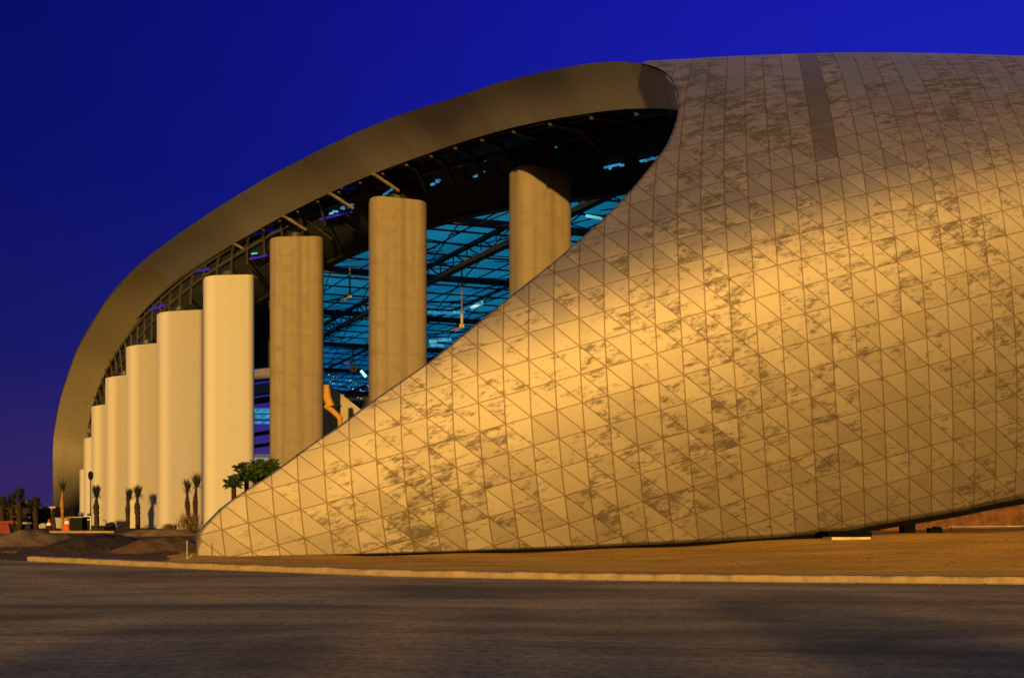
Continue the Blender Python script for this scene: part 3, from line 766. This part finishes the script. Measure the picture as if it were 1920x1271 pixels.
def tied_palm(px, base_py_Y, top_py, w_px, label, tuft=1.0, lean=0., tm='trunk', lm='dleaf', group='newly planted palms', seed=1):
    rr = random.Random(seed); Y = base_py_Y; k = Y/F; H = EYE + (HZ-top_py)*k; r = w_px*k/2
    root = empty('palm_tree', (gx(px, Y), Y, 0), label, 'palm tree', group)
    g = MB(); prof_ = [(0, 1.05), (.1, 1.0), (.3, .98), (.42, 1.12), (.5, 1.25), (.58, 1.0), (.66, .68), (.74, .52), (.82, .5)]
    pts = [(lean*t*t*H + .04*math.sin(t*9), 0, t*H) for t, _ in prof_]
    pts2 = catmull(pts, 4); rad = [interp(q[2], [p[2] for p in pts], [w for _, w in prof_])*r*(1+.05*rr.uniform(-1, 1)) for q in pts2]
    g.tube(pts2, rad, 12); g.build('trunk', M[tm], root, True, off=1)
    c = Vector(pts[-1]); g = MB()
    for q in range(int(60*tuft)):
        a = rr.uniform(0, 6.28); el = rr.uniform(1.05, 1.5); b0 = c + Vector((math.cos(a)*r*.6, math.sin(a)*r*.6, rr.uniform(-.35, .25)))
        frond(g, b0, a, el, H*.20*rr.uniform(.6, 1.0), r*.7, .15, 4, rr=rr)
    for q in range(int(34*tuft)):
        a = rr.uniform(0, 6.28); frond(g, c + Vector((0, 0, rr.uniform(-.35, .1))), a, rr.uniform(-.3, .7), rr.uniform(.5, 1.0)*r*3.0, r*.5, 1.6, 4, rr=rr)
    g.build('crown', M[lm], root, False, off=1)
    return root
tied_palm(181, 97, 911, 9.0, 'stocky tied-up palm beside the lamp post, before the narrow cream columns', seed=1)
tied_palm(239, 99, 917, 7.5, 'slightly leaning tied-up palm, left of the close pair before cream columns', lean=.06, seed=2)
tied_palm(258, 98, 912, 9.0, 'upright tied-up palm, right of the close pair before cream columns', lean=-.01, seed=3)
tied_palm(353, 92, 899, 8.0, 'shorter tied-up palm before the wide cream column near the shell tip', lean=-.04, tuft=.8, seed=4)
tied_palm(366, 93, 889, 8.0, 'taller tied-up palm nearest the gap before the pale formwork-marked column', lean=.03, tuft=1.0, seed=5)
tied_palm(117, 96, 900, 5.5, 'slim palm with a pale orange trunk in front of the arch foot', tm='paletrunk', tuft=.5, seed=6)
tied_palm(36, 90, 915, 10, 'tallest dark palm at the left, fronds tied in a thick cone', tuft=1.5, seed=7)
tied_palm(22, 96, 925, 8, 'dark palm just left of the tallest dark palm by the truck', tuft=1.2, seed=8)
tied_palm(67, 92, 933, 9, 'short dark palm with a square tuft between the truck and the timber fence', tuft=1.6, seed=9)
tied_palm(4, 95, 931, 9, 'dark palm at the extreme left above the red barrier', tuft=1.5, seed=10)
tied_palm(102, 90, 955, 5, 'small bare young palm leaning before the grey barrier wall', tuft=.5, lean=-.1, seed=11)
# leafy palms behind the tip
def leafy_palm(px, Y, crown_py, label, seed, size=1.0):
    rr = random.Random(seed); X = gx(px, Y); H = EYE + (HZ-crown_py)*Y/F
    root = empty('palm_tree', (X, Y, 0), label, 'palm tree', 'leafy palms behind the tip of the shell')
    g = MB(); g.tube([(0, 0, 0), (.05, 0, H*.5), (0, 0, H)], [.28, .22, .2], 10); g.build('trunk', M['trunk'], root, True, off=1)
    g = MB()
    for q in range(95):
        a = rr.uniform(0, 6.28); el = rr.uniform(-.7, 1.3); rr_ = rr.uniform(.25, .8)*size
        c = Vector((0, 0, H)) + Vector((math.cos(a)*math.cos(el), math.sin(a)*math.cos(el), math.sin(el)*.9))*rr_*1.25
        fan_leaf(g, c, a, el*.8, .66*size*rr.uniform(.65, 1.15), rr)
    g.build('crown', M['leaf'], root, False, off=1)
leafy_palm(438, 70, 905, 'small leafy palm at the left of the green clump over the shell edge', 21, .62)
leafy_palm(462, 72, 889, 'leafy palm second from the left in the green clump over the shell edge', 22, 1.0)
leafy_palm(484, 75, 884, 'tallest leafy palm in the middle of the green clump', 23, 1.1)
leafy_palm(507, 72, 881, 'leafy palm at the right of the green clump before the brown column', 24, .9)

# lamp post
Y = 100; X = gx(170, Y); root = empty('lamp_post', (X, Y, 0), 'tall thin lamp post with a dark round head beside the stocky palm', 'lamp post')
H = EYE + (HZ-885)*Y/F; g = MB(); g.tube([(0, 0, 0), (0, 0, .3), (0, 0, .31), (0, 0, H-.5)], [.13, .13, .07, .05], 10); g.build('post', M['steel'], root, True, off=1)
g = MB(); g.tube([(0, 0, H-.95), (0, 0, H-.7), (0, 0, H-.3), (0, 0, H), (0, 0, H+.12)], [.08, .24, .30, .22, .05], 14); g.build('lamp_head', M['black'], root, True, off=1)
# orange cones
def cone(px, Y, h, label, lean=0):
    root = empty('traffic_cone', (gx(px, Y), Y, .0), label, 'traffic cone', 'orange cones by the kerb of the site')
    g = MB(); g.tube([(0, 0, .06), (0, 0, h*.4), (0, 0, h)], [.30*h, .2*h, .05*h], 14); g.build('body', M['orange'], root, True, off=1)
    g = MB(); g.box((0, 0, .05), (.75*h, .75*h, .08)); g.build('base', M['orange'], root, False, off=1)
    g = MB(); g.tube([(0, 0, h*.5), (0, 0, h*.7)], [.185*h, .135*h], 14, False); g.build('reflective_band', M['white'], root, True, off=1)
cone(92, 83, 1.25, 'orange traffic cone at the left end of the pale barrier wall')
cone(126, 84, 1.5, 'taller orange traffic cone next to the black container')
# red barrier
def zat(py, Y): return EYE + (HZ-py)*Y/F
Y = 76; root = empty('barrier', (gx(8, Y), Y, 0), 'red plastic barrier panels at the left edge of the site', 'barrier')
g = MB(); g.box((-.1, 0, .42), (1.6, .5, .84), 0, .7); g.build('base', M['red'], root, False, off=1)
g = MB(); g.bar((-.9, 0, .95), (.85, 0, 1.05), .16, .26); g.bar((-.6, 0, .8), (-.6, 0, 1.1), .1); g.bar((.3, 0, .8), (.3, 0, 1.1), .1); g.build('rail', M['red'], root, False, off=1)
# black container on a kerb
Y = 84; root = empty('container', (gx(147, Y), Y, 0), 'black box container standing before the cream columns', 'container')
g = MB(); g.box((0, 0, .75), (1.25, 1.0, 1.25)); g.build('body', M['black'], root, False, off=1)
g = MB(); g.box((0, 0, 1.42), (1.35, 1.1, .08)); g.build('lid', M['pink'], root, False, off=1)
# white railing
Y = 90; root = empty('stair_rail', (gx(159, Y), Y, 0), 'white handrail rising behind the black container', 'railing')
for k in range(2):
    g = MB(); z = zat(968, Y) - k*.35; g.tube([(-.7, 0, z-.5), (-.1, 0, z), (.65, 0, z+.02)], .06, 8); g.build('rail', M['white'], root, True, off=1)
for x in (-.68, -.1, .62):
    g = MB(); g.tube([(x, 0, 0), (x, 0, zat(968, Y) - (.45 if x < -.5 else 0))], .05, 8); g.build('post', M['white'], root, True, off=1)
# small walk-behind machine
Y = 82; root = empty('compactor', (gx(208, Y), Y, 0), 'small dark wheeled site machine between the palms on the dirt', 'machine')
g = MB(); g.box((0, 0, .55), (.7, .5, .4)); g.box((.05, 0, .82), (.4, .35, .2)); g.build('body', M['black'], root, False, off=1)
for s in (-.25, .25):
    w_ = MB(); w_.disc((s, -.25, .28), (0, 1, 0), .27, .27, .16); w_.build('wheel', M['dark'], root, True, off=1)
g = MB(); g.tube([(-.2, 0, .7), (-.55, 0, 1.1), (-.75, 0, 1.15)], .035, 6); g.bar((-.1, 0, .95), (.7, 0, 1.0), .06); g.build('handle', M['steel'], root, False, off=1)
# dark truck seen from the front between the left palms
Y = 92; X = gx(47, Y); root = empty('truck', (X, Y, 0), 'dark site truck facing the road among the palms at the left', 'truck')
g = MB(); g.box((0, .8, 1.2), (1.5, 1.8, 1.2)); g.box((0, .9, 2.05), (1.4, 1.5, .7), 0, .85); g.box((0, 2.6, 1.5), (1.6, 2.2, 1.6)); g.build('body', M['black'], root, False, off=1)
g = MB(); g.box((0, .14, 2.05), (1.15, .06, .5)); g.build('windscreen', M['glass'], root, False, off=1)
g = MB(); g.box((0, -.12, 1.05), (.9, .06, .5)); g.build('grille', M['dark'], root, False, off=1)
for s in (-.55, .55):
    w_ = MB(); w_.disc((s, -.14, 1.35), (0, 1, 0), .16, .16, .08); w_.build('headlight', M['chrome'], root, True, off=1)
    w_ = MB(); w_.disc((s*1.2, .5, .45), (1, 0, 0), .45, .45, .28); w_.build('wheel', M['dark'], root, True, off=1)
    w_ = MB(); w_.box((s*1.75, .1, 2.1), (.2, .08, .42)); w_.build('mirror', M['chrome'], root, False, off=1)
g = MB(); g.box((0, -.2, .75), (1.6, .16, .22)); g.build('bumper', M['chrome'], root, False, off=1)
# grey barrier wall, timber fence, far roof line
Y = 104; g = MB(); x0, x1 = gx(74, Y), gx(139, Y)
g.box(((x0+x1)/2, Y, .62), (x1-x0, .3, 1.3)); 
root = g.build('barrier_wall', mat_concrete('blue_grey_concrete', (.24, .24, .26), .6, .3)); tag(root, 'low grey concrete barrier wall at the foot of the arch', 'wall')
Y = 150; x0, x1 = gx(60, Y), gx(100, Y); root = empty('timber_fence', ((x0+x1)/2, Y, 0), 'brown timber fence far behind the dark palms, left of the arch foot', 'fence')
for k in range(9):
    x = (k-4)*(x1-x0)/9; g = MB(); g.box((x, 0, 1.35), ((x1-x0)/9*.94, .08, 2.6)); g.build('board', M['wood'], root, False, off=1)
g = MB(); g.box((0, 0, 2.85), (x1-x0+1, .5, .3)); g.build('cap', M['grey'], root, False, off=1)
# dark hedge-like trees far at left horizon
def far_tree(px, Y, top, wpx, label, seed):
    rr = random.Random(seed); H = zat(top, Y); r = wpx*Y/F/2
    root = empty('tree', (gx(px, Y), Y, 0), label, 'tree', 'far dark trees on the left horizon')
    g = MB(); g.tube([(0, 0, 0), (.1, 0, H*.6)], [.35, .2], 8); g.build('trunk', M['trunk'], root, True, off=1)
    g = MB()
    for q in range(900):
        a = rr.uniform(0, 6.28); t = rr.random()**.5; z = rr.uniform(.12, 1); rad = r*math.sqrt(max(0, 1-(z*1.6-.85)**2*.9))*t*(1+.25*math.sin(a*3+seed))
        c = Vector((rad*math.cos(a), rad*math.sin(a), H*z)); d = Vector((rr.uniform(-1,1), rr.uniform(-1,1), rr.uniform(-1,1))).normalized()*.35; e = d.cross(Vector((rr.uniform(-1,1), rr.uniform(-1,1), .3))).normalized()*.22
        i0 = len(g.v); g.v += [tuple(c-d), tuple(c+e), tuple(c+d), tuple(c-e)]; g.f.append((i0, i0+1, i0+2, i0+3))
    g.build('crown', M['dleaf'], root, False, off=1)
far_tree(-20, 130, 936, 46, 'dark bushy tree cut off by the left edge', 31)
far_tree(14, 125, 940, 40, 'low dark bushy tree behind the red barrier', 32)
far_tree(55, 128, 938, 36, 'dark bushy tree behind the truck', 33)
far_tree(78, 122, 950, 26, 'smallest dark tree before the timber fence', 34)
# soil heaps
def heap(name, px, Y, wpx, top, label, seed, mat='pile', dep=5.):
    rr = random.Random(seed); H = zat(top, Y); w = wpx*Y/F/2; g = MB(); rows = []; ph = [rr.uniform(0, 6) for _ in range(6)]
    for a in range(25):
        v = -1 + a/12.; r = []
        for b in range(41):
            u = -1 + b/20.; d = math.hypot(u, v); z = max(0, 1-d**1.5)
            z *= 1 + .16*math.sin(u*5+ph[0])*math.cos(v*4+ph[1]) + .09*math.sin(u*13+ph[2]) + .07*math.sin(v*15+u*9+ph[3])
            r.append((u*w*1.05, v*dep, z*H - .03))
        rows.append(r)
    g.quadgrid(rows); o = g.build(name, M[mat], None, True); o.location = (gx(px, Y), Y, 0); tag(o, label, 'soil heap', 'heaps of loose soil behind the kerb'); return o
heap('soil_heap', 62, 50, 175, 994, 'broad brown soil heap behind the left end of the kerb', 41)
heap('soil_heap', 190, 46, 160, 999, 'darkest soil heap below the black container', 42, 'darkpile')
heap('soil_heap', 312, 43, 150, 1007, 'low reddish soil heap beside the tip of the shell', 43, 'redpile')
heap('soil_heap', 30, 39.5, 60, 1030, 'small crumbly soil heap touching the left end of the kerb', 44, dep=1.6)
heap('soil_heap', 300, 70, 160, 989, 'flat long soil bank at the feet of the wide cream columns', 45, dep=3.)
# kerb-like timber edge before the container
Y = 78; g = MB(); x0, x1 = gx(94, Y), gx(215, Y); g.box(((x0+x1)/2, Y, .10), (x1-x0, .3, .2)); tag(g.build('site_kerb', M['kerb']), 'short pale kerb line in front of the black container', 'kerb stone')
# survey stake by the tip
Y = 33; X = gx(351, Y); root = empty('survey_stake', (X, Y, 0), 'thin pale stake with side braces left of the shell tip', 'stake')
g = MB(); g.bar((0, 0, 0), (0, 0, .75), .035); g.build('post', M['pink'], root, False, off=1)
g = MB(); g.bar((.02, 0, .05), (.22, .0, .22), .025); g.build('brace', M['pink'], root, False, off=1)
# boom lift parked inside between the columns
D = 76; root = empty('boom_lift', (gx(622, D), D, 0), 'yellow boom lift parked between the brown columns above the shell edge', 'boom lift')
def L3(px, py, dy=0): return pt(px, py, D + dy) - root.location
g = MB(); g.tube([L3(612, 722), L3(614, 746), L3(620, 762)], [.26, .36, .40], 10); g.build('upper_boom', M['yellow'], root, False, off=1)
g = MB(); g.tube([L3(611, 760), L3(626, 772), L3(640, 786)], [.26, .24, .22], 10); g.tube([L3(637, 784), L3(638, 797)], .22, 8); g.build('lower_boom', M['yellow'], root, False, off=1)
g = MB(); g.bar(L3(620, 778), L3(640, 760), .10); g.bar(L3(611, 762), L3(630, 780), .12); g.build('cylinder', M['dark'], root, False, off=1)
g = MB(); g.box((.4, .9, .95), (2.4, 1.7, .9)); g.box((1.1, .9, 1.6), (1.0, 1.5, .5)); g.build('chassis', M['yellow'], root, False, off=1)
g = MB(); g.tube([Vector((.4, .9, 1.3)), Vector((.9, .5, 4.5)), L3(638, 797)], [.34, .28, .22], 10); g.build('main_boom', M['yellow'], root, False, off=1)
for sx in (-1, 1):
    w_ = MB(); w_.disc((sx*.9, -.7, .5), (0, 1, 0), .5, .5, .35); w_.build('wheel', M['dark'], root, True, off=1)
# brown wall and pipe rail under the eaves at the right
rows = []
for x in np.linspace(19.5, 44, 40): rows.append([(x, 45 + .02*x, .3), (x, 45 + .02*x, 4.2)])
mb = MB(); mb.quadgrid(rows); o = mb.build('retaining_wall', M['rust']); tag(o, 'rust brown wall under the eaves at the right end of the dirt bank', 'wall')
md = o.modifiers.new('t', 'SOLIDIFY'); md.thickness = .25
root = empty('pipe_rail', (gx(1860, 38.5), 38.5, 0), 'thin pale pipe rail along the dirt under the right eaves', 'railing')
g = MB(); g.tube([(-2.0, 0, zat(987, 38.5)), (6, .4, zat(987, 38.5)+.05)], .03, 8); g.build('rail', M['pink'], root, True, off=1)
for x in (-1.8, 1.5, 5): 
    g = MB(); g.tube([(x, .1, .6), (x, .1, zat(987, 38.5)+.02)], .025, 6); g.build('post', M['steel'], root, True, off=1)
g = MB(); a = pt(1752, 994, 37); g.box((0, 0, 0), (.55, .3, .22)); g.box((.1, 0, .12), (.3, .2, .1)); o = g.build('dark_block', M['dark']); o.location = a; tag(o, 'small dark block lying on the dirt under the right eaves', 'block')

# loose stones and clods along the kerb and on the dirt (too many to count)
def scatter(name, n, f, mat, seed, smin, smax):
    rr = random.Random(seed); g = MB()
    for _ in range(n):
        x, y, z = f(rr); r = smin + (smax-smin)*rr.random()**3; k = len(g.v)
        for dx, dy, dz in ((1,0,0),(-1,0,0),(0,1,0),(0,-1,0),(0,0,1),(0,0,-1)):
            q = r*rr.uniform(.6, 1.2); g.v.append((x+dx*q*1.2, y+dy*q, z+dz*q*.7))
        for t in ((0,2,4),(2,1,4),(1,3,4),(3,0,4),(2,0,5),(1,2,5),(3,1,5),(0,3,5)): g.f.append(tuple(k+i for i in t))
    g.build(name, mat, None)['kind'] = 'stuff'
def near_kerb(rr):
    x = rr.uniform(-24, 16); return x, kerb_y(x) - .05 - abs(rr.gauss(0, .5)), .01
def on_lot(rr):
    y = rr.uniform(8, 24); x = rr.uniform(-.62, .62)*y; return x, min(y, kerb_y(x)-.3), .01
def on_bank(rr):
    px = rr.uniform(420, 1920); t = rr.random(); Yk = 24.
    for _ in range(5): Yk = kerb_y(gx(px, Yk))
    Y = Yk + .5 + 11*t; z = .12 + (berm_z(px) - .12)*min(1, (.5+11*t)/(46-Yk)/.52)**1.25
    return gx(px, Y), Y, z
def by_heaps(rr):
    px = rr.uniform(0, 365); Y = rr.uniform(36.5, 44); return gx(px, Y), Y, .03
scatter('kerb_gravel', 900, near_kerb, M['ground'], 51, .006, .035)
scatter('lot_gravel', 380, on_lot, M['ground'], 52, .004, .018)
scatter('bank_clods', 900, on_bank, M['redpile'], 53, .008, .05)
scatter('heap_rubble', 260, by_heaps, M['darkpile'], 54, .02, .15)
# unseen shrubs added behind the camera to cast long shadows over the foreground
def shrub(x, y, h, w, label, seed):
    rr = random.Random(seed); root = empty('shrub', (x, y, 0), label, 'shrub', 'shrubs added out of view to shade the lot')
    g = MB(); g.tube([(0, 0, 0), (.05, 0, h*.5)], [.12, .06], 8); g.build('trunk', M['trunk'], root, True, off=1)
    g = MB()
    for q in range(1500):
        a = rr.uniform(0, 6.28); z = rr.uniform(.03, 1); rad = w*math.sqrt(max(.02, 1-(z*1.15-.3)**2))*rr.random()**.4*(1+.2*math.sin(3*a+seed))
        c = Vector((rad*math.cos(a), rad*math.sin(a)*.7, h*z*(1-.12*rr.random()))); d = Vector((rr.uniform(-1,1), rr.uniform(-1,1), rr.uniform(-1,1))).normalized()*.22; e = d.cross(Vector((rr.uniform(-1,1), rr.uniform(-1,1), .3))).normalized()*.13
        i0 = len(g.v); g.v += [tuple(c-d), tuple(c+e), tuple(c+d), tuple(c-e)]; g.f.append((i0, i0+1, i0+2, i0+3))
    g.build('crown', M['leaf'], root, False, off=1)
SH = ((-27, -31, 3.9, 3.2, 'big dark shrub'), (-21.5, -32, 3.6, 3.2, 'broad round shrub'), (-16, -30, 3.9, 3.0, 'dense rounded shrub'), (-10.5, -32, 3.55, 3.1, 'low wide shrub'), (-5.5, -31, 3.9, 2.9, 'full leafy shrub'),
      (-.5, -31, 3.75, 3.0, 'middle-sized shrub'), (4.2, -30, 3.95, 2.6, 'dense upright shrub'), (10.6, -31, 3.8, 2.0, 'narrow shrub'), (15.2, -30, 4.1, 2.2, 'tallest shrub'), (21, -31, 4.0, 2.8, 'thick shrub'))
for k, (x, y, h, w, nm) in enumerate(SH):
    shrub(x, y, h*.92, w*1.08, nm + ' added out of view to shade the foreground dirt', 60+k)

# dry brush at the foot of the two palms by the shell tip
def dry_brush(px, Y, wpx, hpx, label, seed):
    rr = random.Random(seed); k = Y/F; root = empty('dry_brush', (gx(px, Y), Y, 0), label, 'brush', 'dry brush by the columns')
    g = MB(); H = EYE + (HZ - hpx)*k; w = wpx*k/2
    for q in range(420):
        b = Vector((rr.gauss(0, w*.45), rr.gauss(0, .5), rr.uniform(0, H*.35))); d = Vector((rr.uniform(-.6, .6), rr.uniform(-.4, .4), 1)).normalized()*rr.uniform(.2, .65)*H
        n_ = Vector((rr.uniform(-1, 1), rr.uniform(-1, 1), 0)).normalized()*.035; i0 = len(g.v)
        g.v += [tuple(b - n_), tuple(b + n_), tuple(b + d)]; g.f.append((i0, i0+1, i0+2))
    g.build('stems', M['brush'], root, False, off=1)
dry_brush(357, 88, 42, 948, 'brown dry brush around the feet of the two palms by the shell tip', 81)
dry_brush(318, 90, 26, 976, 'low dry brush tuft before the widest cream column', 82)
